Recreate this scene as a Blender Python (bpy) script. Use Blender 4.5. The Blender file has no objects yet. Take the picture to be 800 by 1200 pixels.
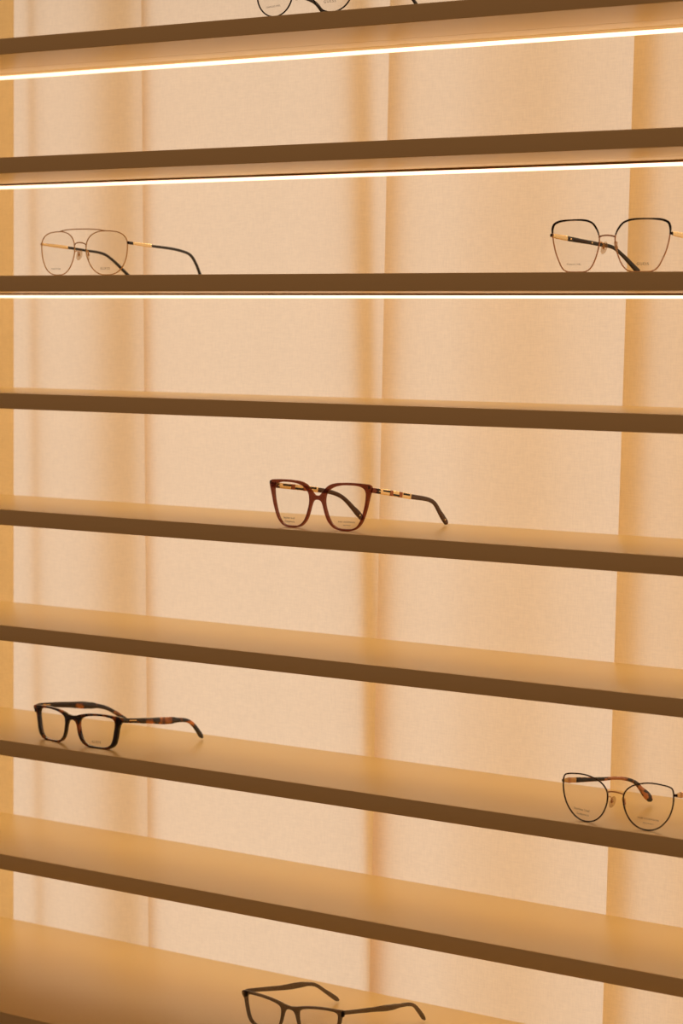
import bpy, bmesh, math
from mathutils import Vector, Matrix

scene = bpy.context.scene
COL = scene.collection

# ------------------------------------------------------------------ constants (metres; camera height is z = 0)
PITCH, SHELF_TOP0, THICK, DEPTH = 0.13, 0.43701, 0.0175, 0.1762
CURTAIN_Y = DEPTH + 0.020


def shelf_z(k):
    return SHELF_TOP0 - k * PITCH


# ------------------------------------------------------------------ materials
def new_mat(name):
    m = bpy.data.materials.new(name)
    m.use_nodes = True
    nt = m.node_tree
    nt.nodes.clear()
    out = nt.nodes.new('ShaderNodeOutputMaterial')
    return m, nt, out


def principled(name, color, rough=0.4, metal=0.0, trans=0.0, ior=1.5, coat=0.0, spec=0.5):
    m, nt, out = new_mat(name)
    b = nt.nodes.new('ShaderNodeBsdfPrincipled')
    b.inputs['Base Color'].default_value = (*color, 1)
    b.inputs['Roughness'].default_value = rough
    b.inputs['Metallic'].default_value = metal
    b.inputs['Transmission Weight'].default_value = trans
    b.inputs['IOR'].default_value = ior
    b.inputs['Coat Weight'].default_value = coat
    b.inputs['Specular IOR Level'].default_value = spec
    nt.links.new(b.outputs[0], out.inputs[0])
    return m, nt, b


def emission(name, color, strength):
    m, nt, out = new_mat(name)
    e = nt.nodes.new('ShaderNodeEmission')
    e.inputs[0].default_value = (*color, 1)
    e.inputs[1].default_value = strength
    nt.links.new(e.outputs[0], out.inputs[0])
    return m


def laminate():
    m, nt, b = principled('shelf_laminate', (0.89, 0.69, 0.30), 0.33, spec=0.75)
    tc = nt.nodes.new('ShaderNodeTexCoord')
    n = nt.nodes.new('ShaderNodeTexNoise')
    n.inputs['Scale'].default_value = 900
    n.inputs['Detail'].default_value = 2
    bp = nt.nodes.new('ShaderNodeBump')
    bp.inputs['Strength'].default_value = 0.04
    bp.inputs['Distance'].default_value = 0.0005
    nt.links.new(tc.outputs['Object'], n.inputs['Vector'])
    nt.links.new(n.outputs['Fac'], bp.inputs['Height'])
    nt.links.new(bp.outputs[0], b.inputs['Normal'])
    return m


def curtain_mat():
    m, nt, out = new_mat('linen_voile')
    N, L = nt.nodes.new, nt.links.new
    tc = N('ShaderNodeTexCoord')

    def weave(sx, sz):
        mp = N('ShaderNodeMapping')
        mp.inputs['Scale'].default_value = (sx, 1.0, sz)
        n = N('ShaderNodeTexNoise')
        n.inputs['Scale'].default_value = 1.0
        n.inputs['Detail'].default_value = 2.0
        n.inputs['Roughness'].default_value = 0.6
        L(tc.outputs['Object'], mp.inputs[0])
        L(mp.outputs[0], n.inputs['Vector'])
        return n.outputs['Fac']
    a = weave(680, 90)
    c = weave(90, 680)
    add = N('ShaderNodeMath')
    add.operation = 'ADD'
    L(a, add.inputs[0])
    L(c, add.inputs[1])
    mr = N('ShaderNodeMapRange')
    mr.inputs['From Min'].default_value = 0.7
    mr.inputs['From Max'].default_value = 1.3
    mr.inputs['To Min'].default_value = 0.935
    mr.inputs['To Max'].default_value = 1.03
    L(add.outputs[0], mr.inputs['Value'])
    mul = N('ShaderNodeMix')
    mul.data_type = 'RGBA'
    mul.blend_type = 'MULTIPLY'
    mul.inputs[0].default_value = 1.0
    mul.inputs[6].default_value = CURTAIN_T
    L(mr.outputs[0], mul.inputs[7])
    t = N('ShaderNodeBsdfTranslucent')
    L(mul.outputs[2], t.inputs['Color'])
    d = N('ShaderNodeBsdfDiffuse')
    d.inputs['Color'].default_value = (0.80, 0.66, 0.46, 1)
    mx = N('ShaderNodeMixShader')
    mx.inputs[0].default_value = 0.09
    L(t.outputs[0], mx.inputs[1])
    L(d.outputs[0], mx.inputs[2])
    L(mx.outputs[0], out.inputs[0])
    return m


CURTAIN_T = (0.99, 0.86, 0.60, 1)


def tortoise(name, dark, amber, scale, lo, hi, seed):
    m, nt, b = principled(name, dark, 0.16, trans=0.0, coat=0.3)
    N, L = nt.nodes.new, nt.links.new
    tc = N('ShaderNodeTexCoord')
    n = N('ShaderNodeTexNoise')
    n.noise_dimensions = '4D'
    n.inputs['W'].default_value = seed
    n.inputs['Scale'].default_value = scale
    n.inputs['Detail'].default_value = 1.5
    n.inputs['Distortion'].default_value = 0.6
    r = N('ShaderNodeValToRGB')
    r.color_ramp.elements[0].position = lo
    r.color_ramp.elements[0].color = (*dark, 1)
    r.color_ramp.elements[1].position = hi
    r.color_ramp.elements[1].color = (*amber, 1)
    L(tc.outputs['Object'], n.inputs['Vector'])
    L(n.outputs['Fac'], r.inputs[0])
    L(r.outputs[0], b.inputs['Base Color'])
    return m


def tinted_acetate(name, color, solid, amount, rough=0.1):
    """semi-transparent plastic: part clear tint, part solid body, glossy skin"""
    m, nt, out = new_mat(name)
    N, L = nt.nodes.new, nt.links.new
    t = N('ShaderNodeBsdfTransparent')
    t.inputs[0].default_value = (*color, 1)
    b = N('ShaderNodeBsdfPrincipled')
    b.inputs['Base Color'].default_value = (*solid, 1)
    b.inputs['Roughness'].default_value = rough
    mx = N('ShaderNodeMixShader')
    mx.inputs[0].default_value = amount
    L(t.outputs[0], mx.inputs[1])
    L(b.outputs[0], mx.inputs[2])
    L(mx.outputs[0], out.inputs[0])
    return m


def lens_mat():
    m, nt, out = new_mat('clear_lens')
    N, L = nt.nodes.new, nt.links.new
    t = N('ShaderNodeBsdfTransparent')
    t.inputs[0].default_value = (0.985, 0.98, 0.97, 1)
    g = N('ShaderNodeBsdfGlossy')
    g.inputs['Roughness'].default_value = 0.03
    lw = N('ShaderNodeLayerWeight')
    lw.inputs['Blend'].default_value = 0.5
    pw = N('ShaderNodeMath')
    pw.operation = 'POWER'
    pw.inputs[1].default_value = 5.0
    L(lw.outputs['Facing'], pw.inputs[0])
    f = N('ShaderNodeMath')
    f.operation = 'MULTIPLY_ADD'
    f.inputs[1].default_value = 0.9
    f.inputs[2].default_value = 0.012
    L(pw.outputs[0], f.inputs[0])
    mx = N('ShaderNodeMixShader')
    L(f.outputs[0], mx.inputs[0])
    L(t.outputs[0], mx.inputs[1])
    L(g.outputs[0], mx.inputs[2])
    L(mx.outputs[0], out.inputs[0])
    return m


def print_mat():
    m, nt, out = new_mat('lens_ink')
    N, L = nt.nodes.new, nt.links.new
    t = N('ShaderNodeBsdfTransparent')
    d = N('ShaderNodeBsdfDiffuse')
    d.inputs[0].default_value = (0.10, 0.055, 0.02, 1)
    mx = N('ShaderNodeMixShader')
    mx.inputs[0].default_value = 0.62
    L(t.outputs[0], mx.inputs[1])
    L(d.outputs[0], mx.inputs[2])
    L(mx.outputs[0], out.inputs[0])
    return m


M = {
    'laminate': laminate(),
    'curtain': curtain_mat(),
    'led': emission('led_diffuser', (1.0, 0.66, 0.40), 2.5),
    'amber': emission('amber_lip_glow', (0.72, 0.36, 0.12), 1.0),  # glow put into the top shelf's channel lip, which is no lamp
    'panel': emission('light_wall', (0.93, 0.748, 0.70), 1.0),
    'channel': principled('channel_metal', (0.22, 0.12, 0.05), 0.5)[0],
    'floor': principled('floor_wood', (0.25, 0.15, 0.08), 0.5)[0],
    'gold': principled('gold_metal', (0.95, 0.62, 0.25), 0.35, 0.4)[0],
    'pale_gold': principled('pale_gold_metal', (0.95, 0.72, 0.38), 0.25, 1.0)[0],
    'rose_gold': principled('rose_gold_metal', (0.85, 0.46, 0.22), 0.35, 0.4)[0],
    'copper': principled('copper_enamel', (0.55, 0.17, 0.035), 0.25)[0],
    'black': principled('black_lacquer', (0.012, 0.009, 0.008), 0.22)[0],
    'black_metal': principled('black_metal', (0.02, 0.012, 0.008), 0.3, 0.3)[0],
    'brown_metal': principled('dark_brown_metal', (0.035, 0.012, 0.008), 0.25, 0.3)[0],
    'dark_acetate': principled('dark_brown_acetate', (0.085, 0.034, 0.015), 0.25, coat=0.2)[0],
    'burgundy': tinted_acetate('burgundy_acetate', (0.88, 0.48, 0.34), (0.22, 0.035, 0.018), 0.60),
    'smoke': tinted_acetate('smoke_grey_acetate', (0.62, 0.55, 0.48), (0.034, 0.031, 0.033), 0.46),
    'tortoise': tortoise('dark_tortoise_acetate', (0.012, 0.006, 0.004), (0.66, 0.19, 0.02), 80, 0.51, 0.68, 3.0),
    'tortoise_temple': tortoise('brown_tortoise_acetate', (0.016, 0.007, 0.005), (0.80, 0.26, 0.03), 68, 0.54, 0.68, 9.0),
    'tortoise_light': tortoise('blond_tortoise_acetate', (0.014, 0.009, 0.008), (0.60, 0.24, 0.085), 105, 0.46, 0.53, 1.3),
    'pad': tinted_acetate('clear_silicone', (0.98, 0.93, 0.85), (0.75, 0.55, 0.35), 0.25),
    'lens': lens_mat(),
    'ink': print_mat(),
}


# ------------------------------------------------------------------ mesh helpers
def link_mesh(name, verts, faces, mat, parent=None, sharp=40):
    me = bpy.data.meshes.new(name)
    me.from_pydata([tuple(v) for v in verts], [], faces)
    bm = bmesh.new()
    bm.from_mesh(me)
    bmesh.ops.recalc_face_normals(bm, faces=bm.faces)
    bm.to_mesh(me)
    bm.free()
    for p_ in me.polygons:
        p_.use_smooth = True
    if sharp:
        me.set_sharp_from_angle(angle=math.radians(sharp))
    me.materials.append(mat)
    o = bpy.data.objects.new(name, me)
    COL.objects.link(o)
    if parent:
        o.parent = parent
    return o


def tag(o, label=None, category=None, group=None, kind=None):
    for k, v in (('label', label), ('category', category), ('group', group), ('kind', kind)):
        if v:
            o[k] = v
    return o


def catmull(pts, sub=8, closed=False):
    P = [Vector(q) for q in pts]
    n = len(P)
    out = []
    rng = n if closed else n - 1
    for i in range(rng):
        if closed:
            a, b, c, d = P[(i - 1) % n], P[i], P[(i + 1) % n], P[(i + 2) % n]
        else:
            b, c = P[i], P[i + 1]
            a = P[i - 1] if i > 0 else b * 2 - c
            d = P[i + 2] if i + 2 < n else c * 2 - b
        # centripetal parametrisation keeps uneven spacing from overshooting
        ta = 0.0
        tb = ta + max((b - a).length, 1e-9) ** 0.5
        tc = tb + max((c - b).length, 1e-9) ** 0.5
        td = tc + max((d - c).length, 1e-9) ** 0.5
        for s in range(sub):
            t = tb + (tc - tb) * s / sub
            A1 = a * ((tb - t) / (tb - ta)) + b * ((t - ta) / (tb - ta))
            A2 = b * ((tc - t) / (tc - tb)) + c * ((t - tb) / (tc - tb))
            A3 = c * ((td - t) / (td - tc)) + d * ((t - tc) / (td - tc))
            B1 = A1 * ((tc - t) / (tc - ta)) + A2 * ((t - ta) / (tc - ta))
            B2 = A2 * ((td - t) / (td - tb)) + A3 * ((t - tb) / (td - tb))
            out.append(B1 * ((tc - t) / (tc - tb)) + B2 * ((t - tb) / (tc - tb)))
    if not closed:
        out.append(P[-1])
    return out


def interp(keys, t):
    """keys: [(t, value), ...] sorted"""
    if t <= keys[0][0]:
        return keys[0][1]
    for (a, va), (b, vb) in zip(keys, keys[1:]):
        if t <= b:
            f = (t - a) / (b - a)
            f = f * f * (3 - 2 * f)
            return va + (vb - va) * f
    return keys[-1][1]


def sweep_geo(path, ref, hb, hn, closed=False, n=12, power=2.0):
    """Sweep a superellipse along path. hb(t)/hn(t): half sizes along ref and along the third axis."""
    P = [Vector(q) for q in path]
    m = len(P)
    ln = [0.0]
    for i in range(1, m):
        ln.append(ln[-1] + (P[i] - P[i - 1]).length)
    tot = ln[-1] or 1.0
    ref = Vector(ref)
    verts, faces = [], []
    for i, q in enumerate(P):
        if closed:
            T = P[(i + 1) % m] - P[(i - 1) % m]
        else:
            T = P[min(i + 1, m - 1)] - P[max(i - 1, 0)]
        T.normalize()
        b = (ref - T * ref.dot(T)).normalized()
        c = T.cross(b)
        t = ln[i] / tot
        H, W = hb(t), hn(t)
        for j in range(n):
            a = 2 * math.pi * (j + 0.5) / n
            ca, sa = math.cos(a), math.sin(a)
            x = math.copysign(abs(ca) ** (2 / power), ca)
            y = math.copysign(abs(sa) ** (2 / power), sa)
            verts.append(q + b * (H * x) + c * (W * y))
    rings = m if closed else m - 1
    for i in range(rings):
        k = (i + 1) % m
        for j in range(n):
            j2 = (j + 1) % n
            faces.append((i * n + j, i * n + j2, k * n + j2, k * n + j))
    if not closed:
        faces.append(tuple(range(n)))
        faces.append(tuple(range((m - 1) * n, m * n)))
    return verts, faces


def join_geo(*geos):
    V, F = [], []
    for v, f in geos:
        o = len(V)
        V += list(v)
        F += [tuple(i + o for i in q) for q in f]
    return V, F


def box_geo(x0, x1, y0, y1, z0, z1):
    v = [Vector((x, y, z)) for x in (x0, x1) for y in (y0, y1) for z in (z0, z1)]
    f = [(0, 1, 3, 2), (4, 6, 7, 5), (0, 4, 5, 1), (2, 3, 7, 6), (0, 2, 6, 4), (1, 5, 7, 3)]
    return v, f


def bar_geo(p, q, h, w, up=(0, 0, 1)):
    return sweep_geo([p, Vector(p).lerp(Vector(q), 0.5), q], up, lambda t: h / 2, lambda t: w / 2, n=12, power=6)


def ellipsoid_geo(c, r, rot=None, nu=14, nv=8):
    c = Vector(c)
    V, F = [], []
    for i in range(nv + 1):
        th = math.pi * i / nv
        for j in range(nu):
            ph = 2 * math.pi * j / nu
            p_ = Vector((r[0] * math.sin(th) * math.cos(ph), r[1] * math.sin(th) * math.sin(ph), r[2] * math.cos(th)))
            if rot:
                p_ = rot @ p_
            V.append(c + p_)
    for i in range(nv):
        for j in range(nu):
            j2 = (j + 1) % nu
            F.append((i * nu + j, i * nu + j2, (i + 1) * nu + j2, (i + 1) * nu + j))
    return V, F


def extrude_profile(prof, x0, x1):
    """prof: closed list of (y, z)"""
    n = len(prof)
    V = [Vector((x0, y, z)) for y, z in prof] + [Vector((x1, y, z)) for y, z in prof]
    F = [(i, (i + 1) % n, n + (i + 1) % n, n + i) for i in range(n)]
    F += [tuple(range(n)), tuple(range(n, 2 * n))]
    return V, F


# ------------------------------------------------------------------ setting
X0, X1 = -2.95, -0.60
FLOOR_Z = -1.35

o = link_mesh('wall_back', *box_geo(-2.52, 0.1, 0.42, 0.50, FLOOR_Z, 0.64), M['panel'])
tag(o, kind='structure')
o = link_mesh('floor', *box_geo(-5.5, 3.0, -4.0, 0.55, FLOOR_Z - 0.05, FLOOR_Z), M['floor'])
tag(o, kind='structure')


def curtain():
    """one hanging cloth: a wavy front with folds that double back, plus unseen cloth tubes added behind it to shade soft bands"""
    Z = [0.95 - i * (0.95 + 1.30) / 20 for i in range(21)]
    lean_k = [(-2.95, 0.0), (-2.2012, 0.003), (-2.16, -0.008), (-1.9912, -0.013), (-1.80, 0.0), (-1.6437, 0.015), (-1.3408, 0.019), (-0.6, 0.015)]

    def lean(x):
        return interp(lean_k, x)

    def wave(x):
        return 0.0022 * math.sin(x * 31.0 + 0.6) + 0.0016 * math.sin(x * 57.0 + 1.9)

    def smooth(pts, n=10):
        return [(v.x, v.y) for v in catmull([(a, b, 0) for a, b in pts], n)]

    def fold_right_front(B, A, g0, g1):
        # cloth from the left passes behind, runs to A, returns to the fold edge B, then goes on in front
        return [(B - 0.05, 0.002), (B - 0.02, 0.5 * g0 + 0.004), (B, g0 + 0.004), ((A + B) / 2, 0.5 * (g0 + g1) + 0.006), (A - 0.004, g1 + 0.006),
                (A, g1 + 0.003), (A - 0.004, g1), ((A + B) / 2, 0.5 * (g0 + g1)), (B + 0.003, g0), (B, g0 * 0.5), (B + 0.003, 0.0), (B + 0.03, 0.0)]

    def fold_left_front(B, A, g0, g1):
        q = fold_right_front(-B, -A, g0, g1)
        return [(-x, y) for x, y in reversed(q)]

    path = [(X0, 0.0), (-2.60, 0.0), (-2.42, 0.0), (-2.30, 0.001)]
    path += fold_left_front(-2.2012, -2.262, 0.0016, 0.003)
    path += [(-2.10, 0.0)]
    path += fold_right_front(-1.9912, -1.981, 0.003, 0.010)
    path += [(-1.90, 0.0), (-1.80, 0.0)]
    path += fold_right_front(-1.6437, -1.626, 0.004, 0.016)
    path += [(-1.55, 0.0), (-1.45, 0.0)]
    path += fold_right_front(-1.3408, -1.309, 0.002, 0.018)
    path += [(-1.22, 0.0), (-1.10, 0.0), (-0.95, 0.0), (-0.80, 0.0), (X1, 0.0)]
    fr = smooth(path, 8)
    strips = [(fr, None)]

    def tube(a, b, y0, th):
        c = (a + b) / 2
        return [(a, y0 + th / 2), (a + 0.002, y0), (c, y0), (b - 0.002, y0), (b, y0 + th / 2), (b - 0.002, y0 + th), (c, y0 + th), (a + 0.002, y0 + th)]

    for a, b, y0, th, ln in SHADE_TUBES:
        q = [(v.x, v.y) for v in catmull([(x, y, 0) for x, y in tube(a, b, y0, th)], 5, True)]
        strips.append((q, ln))
    V, F = [], []
    for q, ln in strips:
        closed = ln is not None
        base = len(V)
        n = len(q)
        for z in Z:
            for x, y in q:
                V.append(Vector((x + (ln if closed else lean(x)) * (z + 0.02), CURTAIN_Y + y + (wave(x)), z)))
        for i in range(len(Z) - 1):
            for j in range(n if closed else n - 1):
                k = (j + 1) % n
                F.append((base + i * n + j, base + i * n + k, base + (i + 1) * n + k, base + (i + 1) * n + j))
    me = bpy.data.meshes.new('curtain')
    me.from_pydata([tuple(v) for v in V], [], F)
    for p_ in me.polygons:
        p_.use_smooth = True
    me.materials.append(M['curtain'])
    ob = bpy.data.objects.new('curtain', me)
    COL.objects.link(ob)
    tag(ob, 'backlit cream linen curtain hanging in soft folds behind the shelves', 'curtain')
    return ob


SHADE_TUBES = [  # unseen tubes added to shade the cloth: x from, x to, distance behind the front, thickness, lean
    (-2.1685, -2.1585, 0.014, 0.004, -0.012),
    (-2.054, -2.012, 0.032, 0.005, -0.013),
    (-1.6825, -1.660, 0.013, 0.005, -0.030),
    (-1.50, -1.43, 0.075, 0.006, 0.015),
    (-1.265, -1.22, 0.045, 0.006, 0.015),
]
curtain()

# ------------------------------------------------------------------ shelves
SHELF_LABELS = {
    1: 'tan shelf board carrying the round black wire eyeglasses',
    2: 'empty tan shelf board with a glowing strip, just above the gold aviator eyeglasses',
    3: 'tan shelf board carrying the gold aviator and the black browed eyeglasses',
    4: 'empty tan shelf board just above the burgundy square eyeglasses',
    5: 'tan shelf board carrying the burgundy square eyeglasses',
    6: 'empty tan shelf board just below the burgundy square eyeglasses',
    7: 'tan shelf board carrying the tortoiseshell and the cat-eye eyeglasses',
    8: 'empty tan shelf board just below the tortoiseshell and cat-eye eyeglasses',
    9: 'deep bottom counter board carrying the smoky grey eyeglasses',
}


def rounded(prof_front_y, top, bot, r=0.0007):
    pts = []
    for k in range(5):
        a = math.pi / 2 * k / 4
        pts.append((prof_front_y + r - r * math.sin(a), top - r + r * math.cos(a)))
    for k in range(5):
        a = math.pi / 2 * k / 4
        pts.append((prof_front_y + r - r * math.cos(a), bot + r - r * math.sin(a)))
    return pts


LED_W = 0.20
for k in range(1, 10):
    z = shelf_z(k)
    fy = 0.0 if k < 9 else -0.134
    th = THICK if k < 9 else 0.030
    prof = rounded(fy, 0.0, -th)                       # top front corner, then bottom front corner
    g = 0.114
    prof += [(g, -th), (g, -th + 0.004), (g + 0.0013, -th + 0.004), (g + 0.0013, -th), (DEPTH, -th), (DEPTH, 0.0)]
    root = bpy.data.objects.new('display_shelf', None)
    COL.objects.link(root)
    root.location = (0, 0, z)
    tag(root, SHELF_LABELS[k], 'shelf', 'display shelves')
    link_mesh('board', *extrude_profile(prof, X0 + 0.02, X1 - 0.02), M['laminate'], root, sharp=25)
    if k < 9:
        link_mesh('light_channel', *box_geo(X0 + 0.02, X1 - 0.02, 0.1625, 0.1648, -th - 0.0022, -th), M['channel' if k > 1 else 'amber'], root, sharp=25)
        la = bpy.data.lights.new('led_lamp', 'AREA')
        la.shape = 'RECTANGLE'
        la.size, la.size_y = X1 - X0 - 0.06, 0.006
        la.energy = LED_W
        la.color = (1.0, 0.74, 0.38)
        la.spread = math.radians(100)
        lo = bpy.data.objects.new('led_lamp', la)
        COL.objects.link(lo)
        lo.parent = root
        lo.location = ((X0 + X1) / 2, 0.171, -th - 0.0062)
        lo.rotation_euler = (math.radians(-40), 0, 0)
        r_ = 0.0012
        lp = [(0.1664, -th), (0.1664, -th - 0.0040)]
        for q in range(5):
            a = math.pi / 2 * q / 4
            lp.append((0.1664 + r_ - r_ * math.cos(a), -th - 0.0040 - r_ * math.sin(a)))
        lp += [(DEPTH - 0.0005, -th - 0.0052), (DEPTH - 0.0005, -th)]
        link_mesh('light_strip', *extrude_profile(lp, X0 + 0.02, X1 - 0.02), M['led'], root, sharp=25)


# ------------------------------------------------------------------ eyeglasses
def mm(*a):
    return Vector(a) * 0.001


class Glasses:
    def __init__(self, label, k, cx, y, wrap, rotz=0.0):
        self.root = bpy.data.objects.new('eyeglasses', None)
        COL.objects.link(self.root)
        self.root.location = (cx, y, shelf_z(k))
        self.root.rotation_euler = (0, 0, math.radians(rotz))
        tag(self.root, label, 'eyeglasses', 'eyeglasses on the display shelves')
        self.a = wrap

    def W(self, x):                                     # face-form curve of the front, mm
        return self.a * max(0.0, abs(x) - 9.0)

    def pt(self, x, z, dy=0.0):
        return mm(x, self.W(x) + dy, z)

    def obj(self, name, geo, mat, parent=None, sharp=40):
        return link_mesh(name, geo[0], geo[1], M[mat], parent or self.root, sharp)

    def outline(self, pts, sub=4):
        return [(v.x, v.y) for v in catmull([(x, z, 0) for x, z in pts], sub, True)]

    # --- clear lens, slightly domed, 1.4 mm thick
    def lens(self, pts, s, grow=0.0, sub=4, dy=0.0):
        O = self.outline(pts, sub)
        cx = sum(q[0] for q in O) / len(O)
        cz = sum(q[1] for q in O) / len(O)
        n = len(O)
        R = 6
        V, F = [], []
        for side in (0, 1):
            base = len(V)
            V.append(self.pt(s * cx, cz, dy - 1.6 + 1.4 * side))
            for r in range(1, R + 1):
                f = r / R
                for x, z in O:
                    d = math.hypot(x - cx, z - cz) or 1
                    g = f * (d + grow) / d
                    X, Zz = cx + (x - cx) * g, cz + (z - cz) * g
                    V.append(self.pt(s * X, Zz, dy - 1.6 * (1 - f * f) - 0.6 * (1 - 2 * side) * 1.0 + 0.0))
            for j in range(n):
                F.append((base, base + 1 + j, base + 1 + (j + 1) % n))
            for r in range(R - 1):
                for j in range(n):
                    a = base + 1 + r * n + j
                    b = base + 1 + r * n + (j + 1) % n
                    F.append((a, b, b + n, a + n))
        half = len(V) // 2
        e = 1 + (R - 1) * n
        for j in range(n):
            k = (j + 1) % n
            F.append((e + j, e + k, half + e + k, half + e + j))
        V[0] = self.pt(s * cx, cz, dy - 2.2)
        V[half] = self.pt(s * cx, cz, dy - 1.0)
        return self.obj('lens', (V, F), 'lens')

    # --- thin wire rim
    def rim(self, pts, s, r, mat, sub=4, depth=None):
        O = self.outline(pts, sub)
        path = [self.pt(s * x, z) for x, z in O]
        d = depth or r
        return self.obj('rim', sweep_geo(path, (0, 1, 0), lambda t: d * .001, lambda t: r * .001, True, 10), mat)

    def wire(self, name, pts, r, mat, parent=None, sub=8, ref=(0, 1, 0), r2=None):
        path = catmull([mm(*q) for q in pts], sub)
        return self.obj(name, sweep_geo(path, ref, lambda t: r * .001, lambda t: (r2 or r) * .001, n=10), mat, parent)

    # --- sheet-cut acetate front with two openings
    def acetate_front(self, outer, inner, depth, mat, bevel=0.5, sub=6):
        half = [(v.x, v.y) for v in catmull([(x, z, 0) for x, z in outer], sub)]
        full = half + [(-x, z) for x, z in reversed(half[1:-1])]
        O = self.outline(inner, 4)
        loops = [full, O, [(-x, z) for x, z in O]]
        cu = bpy.data.curves.new('front', 'CURVE')
        cu.dimensions = '2D'
        cu.fill_mode = 'BOTH'
        cu.extrude = (depth / 2 - bevel) * .001
        cu.bevel_depth = bevel * .001
        cu.bevel_resolution = 2
        cu.offset = -bevel * .001
        for lp in loops:
            sp = cu.splines.new('POLY')
            sp.points.add(len(lp) - 1)
            for p_, (x, z) in zip(sp.points, lp):
                p_.co = (x * .001, z * .001, 0, 1)
            sp.use_cyclic_u = True
        tmp = bpy.data.objects.new('front_curve', cu)
        COL.objects.link(tmp)
        bpy.context.view_layer.update()
        me = bpy.data.meshes.new_from_object(tmp.evaluated_get(bpy.context.evaluated_depsgraph_get()))
        bpy.data.objects.remove(tmp)
        bpy.data.curves.remove(cu)
        bm = bmesh.new()
        bm.from_mesh(me)
        bmesh.ops.remove_doubles(bm, verts=bm.verts, dist=2e-6)
        bmesh.ops.triangulate(bm, faces=[f for f in bm.faces if len(f.verts) > 4])
        for v in bm.verts:
            x, z, d = v.co.x, v.co.y, v.co.z
            v.co = Vector((x, self.W(x * 1000) * .001 - d, z))
        bmesh.ops.recalc_face_normals(bm, faces=bm.faces)
        bm.to_mesh(me)
        bm.free()
        for p_ in me.polygons:
            p_.use_smooth = True
        me.set_sharp_from_angle(angle=math.radians(30))
        me.materials.clear()
        me.materials.append(M[mat])
        ob = bpy.data.objects.new('front_frame', me)
        COL.objects.link(ob)
        ob.parent = self.root
        return ob

    # --- temple arm: pts in mm, heights keyed along its length
    def temple(self, pts, hkeys, wkeys, mat, t0=0.0, t1=1.0, name='temple', parent=None, power=3.2):
        path = catmull([mm(*q) for q in pts], 10)
        L = [0.0]
        for i in range(1, len(path)):
            L.append(L[-1] + (path[i] - path[i - 1]).length)
        tot = L[-1]

        def at(t):
            d = t * tot
            for i in range(1, len(path)):
                if L[i] >= d - 1e-12:
                    f = (d - L[i - 1]) / max(L[i] - L[i - 1], 1e-9)
                    return path[i - 1].lerp(path[i], f)
            return path[-1]
        self.at = at
        n = 44
        P = [at(t0 + (t1 - t0) * i / n) for i in range(n + 1)]
        geo = sweep_geo(P, (0, 0, 1), lambda t: interp(hkeys, t0 + (t1 - t0) * t) * .0005,
                        lambda t: interp(wkeys, t0 + (t1 - t0) * t) * .0005, n=14, power=power)
        return self.obj(name, geo, mat, parent)

    def seg(self, name, t0, t1, h, w, mat, parent, dz=0.0):
        a, b = self.at(t0) + mm(0, 0, dz), self.at(t1) + mm(0, 0, dz)
        return self.obj(name, bar_geo(a, b, h * .001, w * .001), mat, parent)

    def nose_pads(self, x, z, wire_mat, tilt=18, top=None):
        for s in (-1, 1):
            rot = Matrix.Rotation(math.radians(-s * tilt), 3, 'Y') @ Matrix.Rotation(math.radians(s * 30), 3, 'Z')
            pad = self.obj('nose_pad', ellipsoid_geo(mm(s * x, 5.0, z), (.0012, .0033, .0062), rot), 'pad')
            tz = top if top else z + 4
            self.wire('pad_arm', [(s * (x + 2.6), .2, tz), (s * (x + 2.0), 3.0, tz + 1.4), (s * (x + .8), 5.6, tz - 1), (s * (x + .6), 5.6, z + .5)], 0.45, wire_mat, pad)
            self.obj('pad_mount', ellipsoid_geo(mm(s * (x + .9), 5.4, z + .3), (.0011, .0011, .0018)), wire_mat, pad)

    def lettering(self, lens, text, x, z, width, squash=1.0, space=1.0, tilt=0.0):
        cu = bpy.data.curves.new('lettering', 'FONT')
        cu.body = text
        cu.size = 0.003
        cu.align_x = 'CENTER'
        cu.align_y = 'CENTER'
        cu.space_character = space
        cu.extrude = 0.00002
        tmp = bpy.data.objects.new('text', cu)
        COL.objects.link(tmp)
        bpy.context.view_layer.update()
        me = bpy.data.meshes.new_from_object(tmp.evaluated_get(bpy.context.evaluated_depsgraph_get()))
        bpy.data.objects.remove(tmp)
        xs = [v.co.x for v in me.vertices]
        sc = width * .001 / (max(xs) - min(xs))
        mid = (max(xs) + min(xs)) / 2
        ct, st = math.cos(math.radians(tilt)), math.sin(math.radians(tilt))
        for v in me.vertices:
            u, w_ = (v.co.x - mid) * sc, v.co.y * sc * squash
            u, w_ = u * ct - w_ * st, u * st + w_ * ct
            X = x + u * 1000
            v.co = Vector((X * .001, (self.W(X) - 3.0) * .001 + v.co.z, z * .001 + w_))
        me.materials.clear()
        me.materials.append(M['ink'])
        ob = bpy.data.objects.new('lens_print', me)
        COL.objects.link(ob)
        ob.parent = lens
        return ob


def mirror_pts(pts):
    return [(-x, y, z) for x, y, z in pts]


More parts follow.
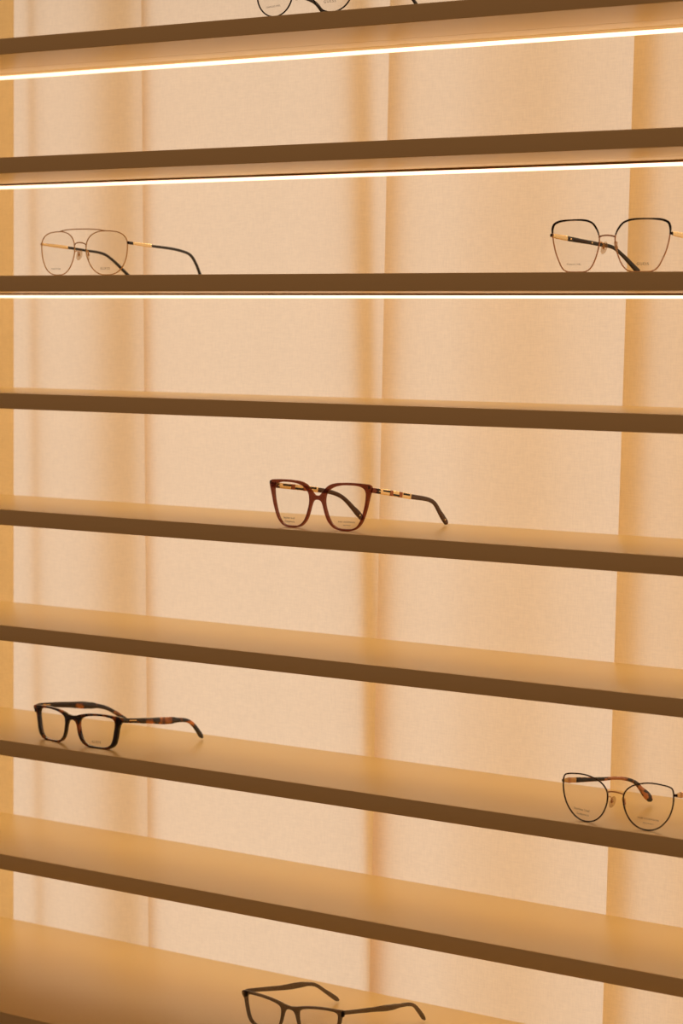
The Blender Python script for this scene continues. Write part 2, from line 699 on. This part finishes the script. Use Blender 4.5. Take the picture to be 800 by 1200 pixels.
# ---- gold aviator -------------------------------------------------------------------------------
g = Glasses('thin gold aviator eyeglasses with a double bridge and dark temple ends', 3, -1.9228, 0.020, 0.108)
AV = [(8.8, 24.0), (9.9, 20.0), (13.5, 12.6), (18.3, 6.6), (25.0, 2.3), (32.3, 0.8), (40.0, 0.8), (47.2, 2.2), (54.0, 6.0), (58.9, 12.3), (62.1, 20.0),
      (63.4, 28.4), (63.5, 34.0), (61.8, 39.5), (57.5, 43.8), (50.0, 46.8), (43.7, 47.7), (36.0, 48.1), (28.3, 47.9), (20.5, 46.2), (14.0, 42.6), (10.0, 37.3), (8.7, 32.5), (8.5, 28.4)]
LR = {}
for s in (-1, 1):
    LR[s] = g.lens(AV, s, -0.2)
    g.rim(AV, s, 0.55, 'gold', depth=0.75)
g.wire('brow_bar', [(-35, g.W(35), 48.1), (-22, 0.6, 49.8), (0, -.6, 50.4), (22, 0.6, 49.8), (35, g.W(35), 48.1)], 0.55, 'gold')
g.wire('bridge', [(-8.8, 0, 33.2), (-5.5, -1.0, 35.0), (0, -1.4, 35.8), (5.5, -1.0, 35.0), (8.8, 0, 33.2)], 0.65, 'gold')
g.nose_pads(6.2, 22.5, 'gold', top=25.5)
R_ = [(65.0, 6.0, 35.0), (62.7, 43.7, 32.8), (59.6, 95.6, 29.2), (58.4, 115.9, 24.5), (57.8, 125.4, 16.2), (57.2, 135.0, 1.9)]
L_ = [(-65.0, 6.0, 35.0), (-62.3, 29.2, 33.4), (-58.1, 66.3, 30.1), (-54.6, 96.5, 26.5), (-53.2, 109.3, 20.5), (-50.2, 135.0, 2.1)]
for pts, s in ((R_, 1), (L_, -1)):
    e = g.obj('end_piece', bar_geo(mm(s * 62.9, g.W(63), 35.2), mm(s * 65.2, 6.5, 35.1), .0028, .0014), 'gold' if s < 0 else 'black_metal')
    t = g.temple(pts, [(0, 2.6), (.3, 3.0), (.7, 3.0), (.85, 3.4), (1, 3.9)], [(0, 1.6), (1, 2.2)], 'black', 0.28, 1.0)
    g.temple(pts, [(0, 2.4), (.04, 2.6), (.14, 3.4), (.28, 3.6)], [(0, 1.3), (.28, 1.6)], 'pale_gold', 0.0, 0.28, 'temple_plate', t, power=5)
    if s > 0:
        g.seg('hinge_cap', 0.0, 0.05, 3.2, 2.0, 'black_metal', t)
g.lettering(LR[1], 'GUESS', 36.5, 7.4, 12.0, 0.95, 1.25)
g.lettering(LR[-1], 'STAINLESS STEEL', -36.5, 7.4, 16.0, 0.9)

# ---- black brow / rose gold geometric ------------------------------------------------------------------
g = Glasses('angular rose-gold wire eyeglasses with thick black brow lines', 3, -1.2543, 0.020, 0.103)
GE = [(9.0, 24.6), (10.1, 20.5), (12.9, 12.8), (15.0, 8.6), (17.6, 5.0), (21.0, 2.2), (25.5, 0.7), (32.2, 0.55), (38.5, 0.55), (45.0, 0.8), (49.5, 2.4), (53.2, 6.0), (55.7, 10.5),
      (59.2, 17.4), (61.6, 24.6), (62.8, 29.5), (63.7, 36.0), (63.6, 41.5), (61.8, 45.4), (57.0, 47.6), (49.5, 48.7), (40.1, 49.1), (30.0, 48.9), (22.5, 48.0), (16.5, 45.6), (12.7, 41.8), (10.2, 37.6), (8.7, 33.4), (8.5, 29.0)]
for s in (-1, 1):
    LR[s] = g.lens(GE, s, -0.2)
    g.rim(GE, s, 0.6, 'rose_gold', depth=0.8)
    B = [(9.0, 34.6), (10.4, 38.1), (12.9, 42.0), (16.6, 45.8), (22.5, 48.2), (30.0, 49.2), (40.1, 49.4), (49.5, 49.0), (57.2, 47.9), (62.0, 45.6), (63.9, 41.6), (64.0, 35.5)]
    path = catmull([g.pt(s * x, z, -0.2) for x, z in B], 6)
    w = [(0, .55), (.12, .95), (.3, 1.0), (.55, .8), (.8, 1.15), (.9, 1.25), (1, .7)]
    g.obj('brow_rim', sweep_geo(path, (0, 1, 0), lambda t: .0011, lambda t: interp(w, t) * .001, n=10), 'black')
g.wire('bridge', [(-9.0, 0, 32.8), (-5.5, -1.0, 33.9), (0, -1.4, 34.4), (5.5, -1.0, 33.9), (9.0, 0, 32.8)], 0.75, 'rose_gold')
g.nose_pads(6.4, 23.0, 'gold', top=27.0)
L_ = [(-66.0, 6.0, 35.5), (-62.8, 26.2, 33.5), (-55.3, 73.2, 29.1), (-51.7, 96.0, 26.3), (-49.9, 107.6, 20.8), (-45.6, 135.0, 3.2)]
R_ = [(66.0, 6.0, 35.5), (65.5, 28.0, 34.0), (64.0, 74.0, 30.0), (63.0, 96.0, 26.8), (62.5, 108.0, 21.0), (61.5, 135.0, 3.2)]
for pts, s in ((R_, 1), (L_, -1)):
    g.obj('end_piece', bar_geo(mm(s * 63.4, g.W(63.5), 35.6), mm(s * 66.6, 6.5, 35.5), .0024, .0016), 'black_metal')
    t = g.temple(pts, [(0, 4.6), (.2, 4.8), (.45, 3.9), (.75, 3.6), (.88, 5.0), (1, 6.0)], [(0, 2.0), (1, 2.4)], 'black', 0.17, 1.0)
    g.temple(pts, [(0, 3.4), (.06, 4.4), (.17, 4.6)], [(0, 1.5), (.17, 1.8)], 'pale_gold', 0.0, 0.17, 'temple_plate', t, power=5)
    g.seg('inlay', 0.24, 0.38, 2.2, 2.5, 'brown_metal', t)
    g.seg('stud', 0.195, 0.21, 1.6, 2.6, 'pale_gold', t)
    g.seg('stud', 0.42, 0.435, 1.4, 2.6, 'pale_gold', t)
g.lettering(LR[1], 'GUESS', 38.5, 7.6, 12.0, 0.95, 1.25)
g.lettering(LR[-1], 'STAINLESS STEEL', -36.0, 7.6, 17.0, 0.8)

# ---- burgundy square acetate ---------------------------------------------------------------------------
g = Glasses('burgundy square acetate eyeglasses with gold chequered temples', 5, -1.595, 0.022, 0.079)
SQ_IN = [(10.6, 24.2), (12.9, 17.1), (14.6, 12.8), (17.6, 8.0), (21.5, 4.6), (26.0, 2.7), (31.2, 2.2), (38.3, 2.2), (44.0, 3.0), (48.6, 5.4), (52.2, 10.2), (54.7, 15.8),
         (56.6, 22.0), (58.2, 28.5), (59.1, 35.0), (59.0, 40.2), (56.9, 43.7), (52.0, 45.9), (46.4, 46.7), (38.4, 46.8), (31.2, 46.5), (25.0, 45.5), (19.5, 43.7), (14.8, 41.0), (11.4, 37.0), (10.1, 32.5), (10.0, 28.5)]
SQ_OUT = [(0, 34.7), (3.0, 35.0), (5.8, 37.2), (9.3, 41.2), (14.3, 45.4), (21.0, 48.0), (33.0, 49.2), (48.0, 49.3), (57.0, 48.9), (62.8, 48.2), (65.2, 46.0), (64.9, 42.5), (62.8, 35.0), (60.0, 24.0), (57.4, 16.5), (53.6, 8.6), (47.0, 2.4),
          (40.0, 0.3), (34.0, 0.0), (27.0, .6), (20.6, 2.7), (13.8, 9.0), (10.0, 17.0), (7.4, 25.0), (5.4, 28.8), (2.8, 30.2), (0, 30.5)]
fr = g.acetate_front(SQ_OUT, SQ_IN, 4.0, 'burgundy')
for s in (-1, 1):
    LR[s] = g.lens(SQ_IN, s, 0.5)
R_ = [(65.0, 5.0, 42.8), (66.0, 9.0, 42.3), (69.3, 66.9, 33.6), (70.9, 97.3, 28.6), (71.4, 105.9, 24.6), (72.0, 116.1, 13.4), (72.6, 127.1, 2.2)]
L_ = [(-63.5, 5.0, 43.0), (-64.5, 9.0, 42.3), (-51.7, 49.0, 37.2), (-41.8, 80.3, 31.7), (-37.8, 93.0, 25.8), (-33.4, 106.9, 13.0), (-30.0, 117.7, 2.2)]
for pts, s in ((R_, 1), (L_, -1)):
    t = g.temple(pts, [(0, 5), (.48, 5.2), (.74, 4.5), (.84, 5.2), (.93, 6.6), (.985, 6.2), (1, 2.0)], [(0, 2), (.5, 2.4), (1, 2.6)], 'dark_acetate', 0.46, 1.0)
    g.seg('hinge', 0.0, 0.07, 5.2, 2.4, 'burgundy', t)
    g.temple(pts, [(0, 5.6), (.46, 5.6)], [(0, 2.2), (.46, 2.2)], 'pale_gold', 0.07, 0.46, 'temple_plate', t, power=6)
    for a, b, dz in ((.05, .085, 1.4), (.05, .085, -1.4), (.12, .20, 1.3), (.235, .315, -1.3), (.365, .445, 1.3)):
        g.seg('inlay', a, b, 2.1, 2.8, 'black', t, dz)
    for a, b in ((.20, .235), (.315, .35)):
        g.seg('band', a, b, 5.7, 2.9, 'copper', t)
    g.seg('tip_stud', .945, .955, 2.0, 3.0, 'pale_gold', t)
for s in (-1, 1):
    g.obj('corner_plate', bar_geo(g.pt(s * 62.4, 45.6, -2.05), g.pt(s * 64.6, 45.7, -2.05), .0032, .0006), 'dark_acetate', fr)
g.lettering(LR[-1], 'Stainless Steel', -36.5, 10.0, 15.5)
g.lettering(LR[-1], 'Components', -35.5, 6.4, 13.5)
g.lettering(LR[1], 'ANA HICKMANN', 37.5, 9.4, 20.0, 1.0, 1.1)
g.lettering(LR[1], 'eyewear', 38.0, 6.4, 9.0, 0.8, 1.2)

# ---- tortoiseshell rectangular ---------------------------------------------------------------------------
g = Glasses('dark tortoiseshell rectangular eyeglasses with a small gold bar at the hinge', 7, -1.9395, 0.026, 0.140, -3.5)
RE_IN = [(12.0, 18.6), (13.2, 13.5), (15.2, 8.5), (18.6, 4.9), (23.5, 2.7), (32.0, 1.7), (41.5, 1.7), (49.0, 3.0), (53.8, 6.2), (56.4, 11.5), (58.0, 19.0), (59.2, 26.5), (59.0, 31.4),
         (56.4, 34.4), (50.0, 35.7), (41.0, 36.2), (30.0, 35.6), (20.5, 34.0), (14.8, 31.9), (12.0, 29.0), (11.4, 24.5)]
RE_OUT = [(0, 33.2), (6.5, 34.0), (13, 35.9), (21, 37.4), (32, 38.3), (44, 38.5), (56, 38.0), (66, 37.4), (70.0, 36.6), (70.6, 34.6), (69.6, 32.2), (66.6, 29.8), (64.6, 25.5), (63.2, 18), (61.6, 11), (58.6, 5), (52.0, .9), (43, -.2),
          (31, -.3), (21.5, .9), (14.6, 4.8), (10.6, 11), (8.4, 18), (7.0, 23.5), (5.0, 26.8), (2.5, 28.2), (0, 28.6)]
RE_IN = [(x * 1.018, z) for x, z in RE_IN]
RE_OUT = [(x * 1.018, z) for x, z in RE_OUT]
fr = g.acetate_front(RE_OUT, RE_IN, 4.0, 'tortoise', 0.6)
for s in (-1, 1):
    LR[s] = g.lens(RE_IN, s, 0.5)
R_ = [(68.6, 7.5, 34.4), (70.2, 13.0, 33.6), (74.3, 65.6, 27.9), (77.2, 102.1, 24.1), (77.9, 111.0, 18.8), (79.0, 125.2, 2.2)]
L_ = [(-68.6, 7.5, 34.6), (-69.6, 13.0, 35.6), (-60.4, 61.8, 32.0), (-53.7, 98.1, 26.3), (-50.6, 114.8, 18.3), (-47.3, 132.4, 5.6)]
for pts, s in ((R_, 1), (L_, -1)):
    t = g.temple(pts, [(0, 5.2), (.12, 5.4), (.3, 6.6), (.5, 8.4), (.56, 8.0), (.65, 5.2), (.78, 4.4), (.9, 5.2), (.97, 6.0), (1, 2.4)], [(0, 3.0), (.6, 2.8), (1, 2.8)], 'tortoise_temple')
    g.seg('metal_bar', .075, .155, 1.2, 3.3, 'pale_gold', t, 0.4)
    g.obj('hinge', sweep_geo([mm(s * 67.6, 7.0, 29.6), mm(s * 67.6, 7.0, 31.5), mm(s * 67.6, 7.0, 33.5)], (0, 1, 0), lambda q: .0018, lambda q: .0018, n=12), 'black_metal', t)
g.lettering(LR[1], 'GUESS', 36.5, 7.4, 12.2, 1.0, 1.25)

# ---- dark wire cat-eye --------------------------------------------------------------------------------------
g = Glasses('dark wire cat-eye eyeglasses with a thick mottled temple tip', 7, -1.2311, 0.012, 0.0765)
CE = [(9.0, 22.6), (10.0, 18.8), (13.2, 11.9), (18.0, 6.2), (24.0, 2.4), (30.8, 0.8), (36.0, 0.8), (41.2, 2.0), (47.1, 5.2), (52.0, 9.9), (56.0, 15.6), (58.7, 22.6),
      (59.9, 28.5), (60.2, 34.0), (59.9, 39.0), (58.3, 42.4), (54.5, 43.9), (48.0, 44.8), (41.0, 45.3), (34.4, 45.1), (27.4, 44.0), (20.3, 41.9), (14.6, 38.8), (10.6, 34.7), (8.9, 30.9), (8.6, 26.7)]
for s in (-1, 1):
    LR[s] = g.lens(CE, s, -0.2)
    g.rim(CE, s, 0.72, 'brown_metal', depth=0.9)
g.wire('bridge', [(-8.9, 0, 31.6), (-5.5, -1.2, 32.8), (0, -1.6, 33.4), (5.5, -1.2, 32.8), (8.9, 0, 31.6)], 0.7, 'rose_gold')
g.nose_pads(6.2, 22.0, 'rose_gold', top=26.0)
L_ = [(-62.0, 6.0, 36.0), (-48.7, 52.2, 32.4), (-40.9, 79.3, 30.3), (-35.9, 96.9, 24.3), (-33.3, 105.8, 15.7), (-29.7, 118.3, 4.2)]
R_ = [(62.0, 6.0, 36.0), (63.0, 40.0, 33.6), (63.5, 80.0, 30.3), (64.0, 97.0, 24.3), (64.2, 106.0, 15.7), (64.5, 119.0, 4.2)]
for pts, s in ((R_, 1), (L_, -1)):
    g.obj('end_piece', bar_geo(mm(s * 60.0, g.W(60), 36.2), mm(s * 62.8, 6.4, 36.1), .0024, .0016), 'brown_metal')
    t = g.temple(pts, [(0, 5.0), (.1, 5.2), (.35, 4.2), (.5, 3.4), (.72, 3.6), (.82, 4.6), (.93, 8.0), (.98, 7.2), (1, 3.5)], [(0, 2.0), (.5, 2.4), (.9, 3.0), (1, 2.4)], 'tortoise_light', 0.13, 1.0)
    g.temple(pts, [(0, 3.6), (.05, 4.8), (.13, 5.0)], [(0, 1.5), (.13, 1.8)], 'gold', 0.0, 0.13, 'temple_plate', t, power=5)
    g.temple(pts, [(0, 4.6), (.3, 3.6), (.42, 3.2)], [(0, 2.5), (.42, 2.7)], 'black', 0.14, 0.42, 'inlay', t, power=5)
    g.seg('stud', 0.055, 0.075, 5.4, 2.2, 'rose_gold', t)
g.lettering(LR[-1], 'Stainless Steel', -36.5, 12.0, 18.0, 1.0, 1.0, -3)
g.lettering(LR[-1], 'Components', -35.0, 7.6, 14.0, 1.0, 1.0, -3)
g.lettering(LR[1], 'ANA HICKMANN', 36.0, 11.8, 22.0, 1.0, 1.1, -3)
g.lettering(LR[1], 'eyewear', 36.5, 7.8, 11.0, 0.8, 1.2, -3)

# ---- round black wire, mostly above the photo's edge ------------------------------------------------------------
g = Glasses('thin black round wire eyeglasses on the topmost shelf', 1, -1.6104, 0.010, 0.080)
RO = []
for i in range(24):
    a = 2 * math.pi * i / 24
    RO.append((36.6 + 24.6 * math.cos(a), 24.2 + 23.4 * math.sin(a)))
for s in (-1, 1):
    LR[s] = g.lens(RO, s, -0.2)
    g.rim(RO, s, 0.75, 'black_metal', depth=0.9)
g.wire('bridge', [(-12.3, 0, 27.0), (-7.5, -1.2, 30.2), (0, -1.6, 31.4), (7.5, -1.2, 30.2), (12.3, 0, 27.0)], 0.8, 'black_metal')
g.nose_pads(9.2, 21.5, 'black_metal', top=26.0)
L_ = [(-63.0, 6.0, 33.0), (-62.0, 50.0, 31.0), (-61.0, 86.0, 29.0), (-60.4, 100.0, 26.0), (-60.0, 112.0, 18.0), (-59.5, 133.0, 2.4)]
R_ = [(63.0, 6.0, 33.0), (62.7, 50.0, 31.0), (62.0, 86.0, 29.0), (61.5, 100.0, 26.0), (61.2, 112.0, 18.0), (61.0, 133.0, 2.4)]
for pts, s in ((R_, 1), (L_, -1)):
    g.obj('end_piece', bar_geo(mm(s * 60.6, g.W(61), 33.2), mm(s * 63.6, 6.4, 33.1), .0024, .0016), 'black_metal')
    t = g.temple(pts, [(0, 3.0), (.5, 3.2), (.8, 4.0), (1, 4.6)], [(0, 1.6), (1, 2.4)], 'black')
    g.seg('hinge', 0.0, 0.05, 3.4, 2.2, 'black_metal', t)
g.lettering(LR[-1], 'STAINLESS STEEL', -36.0, 10.6, 20.0, 0.9, 1.0, 2)
g.lettering(LR[1], 'GUESS', 36.0, 11.0, 14.0, 1.0, 1.35, 2)

# ---- smoky grey rectangular, cut by the bottom edge -----------------------------------------------------------------
g = Glasses('smoky grey translucent rectangular eyeglasses on the bottom counter', 9, -1.601, -0.010, 0.070)
GR_IN = [(11.6, 18.0), (12.8, 12.5), (15.0, 7.6), (18.6, 4.2), (24.0, 2.2), (32.0, 1.6), (41.5, 1.6), (48.5, 2.8), (53.2, 6.0), (56.0, 11.0), (58.2, 18.5), (59.6, 26.0), (59.2, 30.4),
         (56.0, 32.2), (50.0, 32.6), (41.0, 32.4), (30.0, 31.6), (20.5, 30.2), (14.8, 28.6), (11.8, 26.2), (11.2, 22.8)]
GR_OUT = [(0, 29.4), (6.5, 30.2), (13, 31.6), (21, 33.0), (32, 34.3), (44, 35.0), (56, 35.2), (64, 35.2), (66.4, 34.4), (66.6, 31.8), (65.4, 29.4), (63.4, 27.0), (62.2, 22.0), (60.4, 15), (58.4, 9), (55.0, 3.8), (49.5, .7), (42, -.3),
          (31, -.3), (22.0, .5), (15.8, 3.8), (11.4, 10), (9.0, 17), (7.4, 22), (5.2, 25.0), (2.5, 26.2), (0, 26.5)]
g.acetate_front(GR_OUT, GR_IN, 3.8, 'smoke', 0.5)
for s in (-1, 1):
    LR[s] = g.lens(GR_IN, s, 0.5)
R_ = [(64.4, 4.8, 32.8), (65.6, 9.0, 32.4), (72.9, 69.6, 25.6), (77.5, 107.0, 21.7), (78.7, 116.2, 14.0), (79.9, 126.0, 2.4)]
L_ = [(-64.4, 4.8, 32.8), (-64.8, 9.0, 33.0), (-54.2, 53.7, 28.9), (-44.4, 95.6, 25.6), (-40.9, 110.7, 16.1), (-36.5, 129.8, 2.4)]
for pts, s in ((R_, 1), (L_, -1)):
    t = g.temple(pts, [(0, 4.2), (.12, 4.2), (.3, 5.0), (.5, 6.6), (.56, 6.2), (.64, 4.2), (.8, 3.8), (.9, 4.8), (.97, 5.2), (1, 2.2)], [(0, 3.0), (.6, 2.8), (1, 2.8)], 'smoke')
    g.obj('hinge', sweep_geo([mm(s * 63.4, 5.4, 28.6), mm(s * 63.4, 5.4, 31.0), mm(s * 63.4, 5.4, 33.6)], (0, 1, 0), lambda q: .0018, lambda q: .0018, n=12), 'black_metal', t)

# ------------------------------------------------------------------ light
w = bpy.data.worlds.new('room_light')
scene.world = w
w.use_nodes = True
bg = w.node_tree.nodes['Background']
bg.inputs[0].default_value = (0.200, 0.114, 0.072, 1)
bg.inputs[1].default_value = 1.0

# ------------------------------------------------------------------ camera (fitted to the shelf lines)
yaw, pitch, roll, dist, f_px = 0.64818, 0.07456, 0.0077986, 2.04369, 3000.3
fw = Vector((-math.sin(yaw) * math.cos(pitch), math.cos(yaw) * math.cos(pitch), -math.sin(pitch)))
r = fw.cross(Vector((0, 0, 1))).normalized()
u = r.cross(fw)
r2 = r * math.cos(roll) + u * math.sin(roll)
u2 = -r * math.sin(roll) + u * math.cos(roll)
cam = bpy.data.cameras.new('camera')
co = bpy.data.objects.new('camera', cam)
COL.objects.link(co)
co.matrix_world = Matrix(((r2.x, u2.x, -fw.x, 0), (r2.y, u2.y, -fw.y, -dist), (r2.z, u2.z, -fw.z, 0), (0, 0, 0, 1)))
cam.sensor_fit = 'VERTICAL'
cam.sensor_height = 36.0
cam.sensor_width = 24.0
cam.lens = 36.0 * f_px / 1200.0
cam.clip_start = 0.05
cam.dof.use_dof = True
cam.dof.focus_distance = 2.58
cam.dof.aperture_fstop = 8.0
scene.camera = co

scene.view_settings.view_transform = 'Standard'
scene.view_settings.look = 'None'
scene.view_settings.exposure = 0.0
scene.view_settings.gamma = 1.0
scene.view_settings.use_curve_mapping = False
c = scene.cycles
c.max_bounces = 14
c.diffuse_bounces = 10
c.glossy_bounces = 4
c.transmission_bounces = 8
c.transparent_max_bounces = 16
c.use_denoising = True
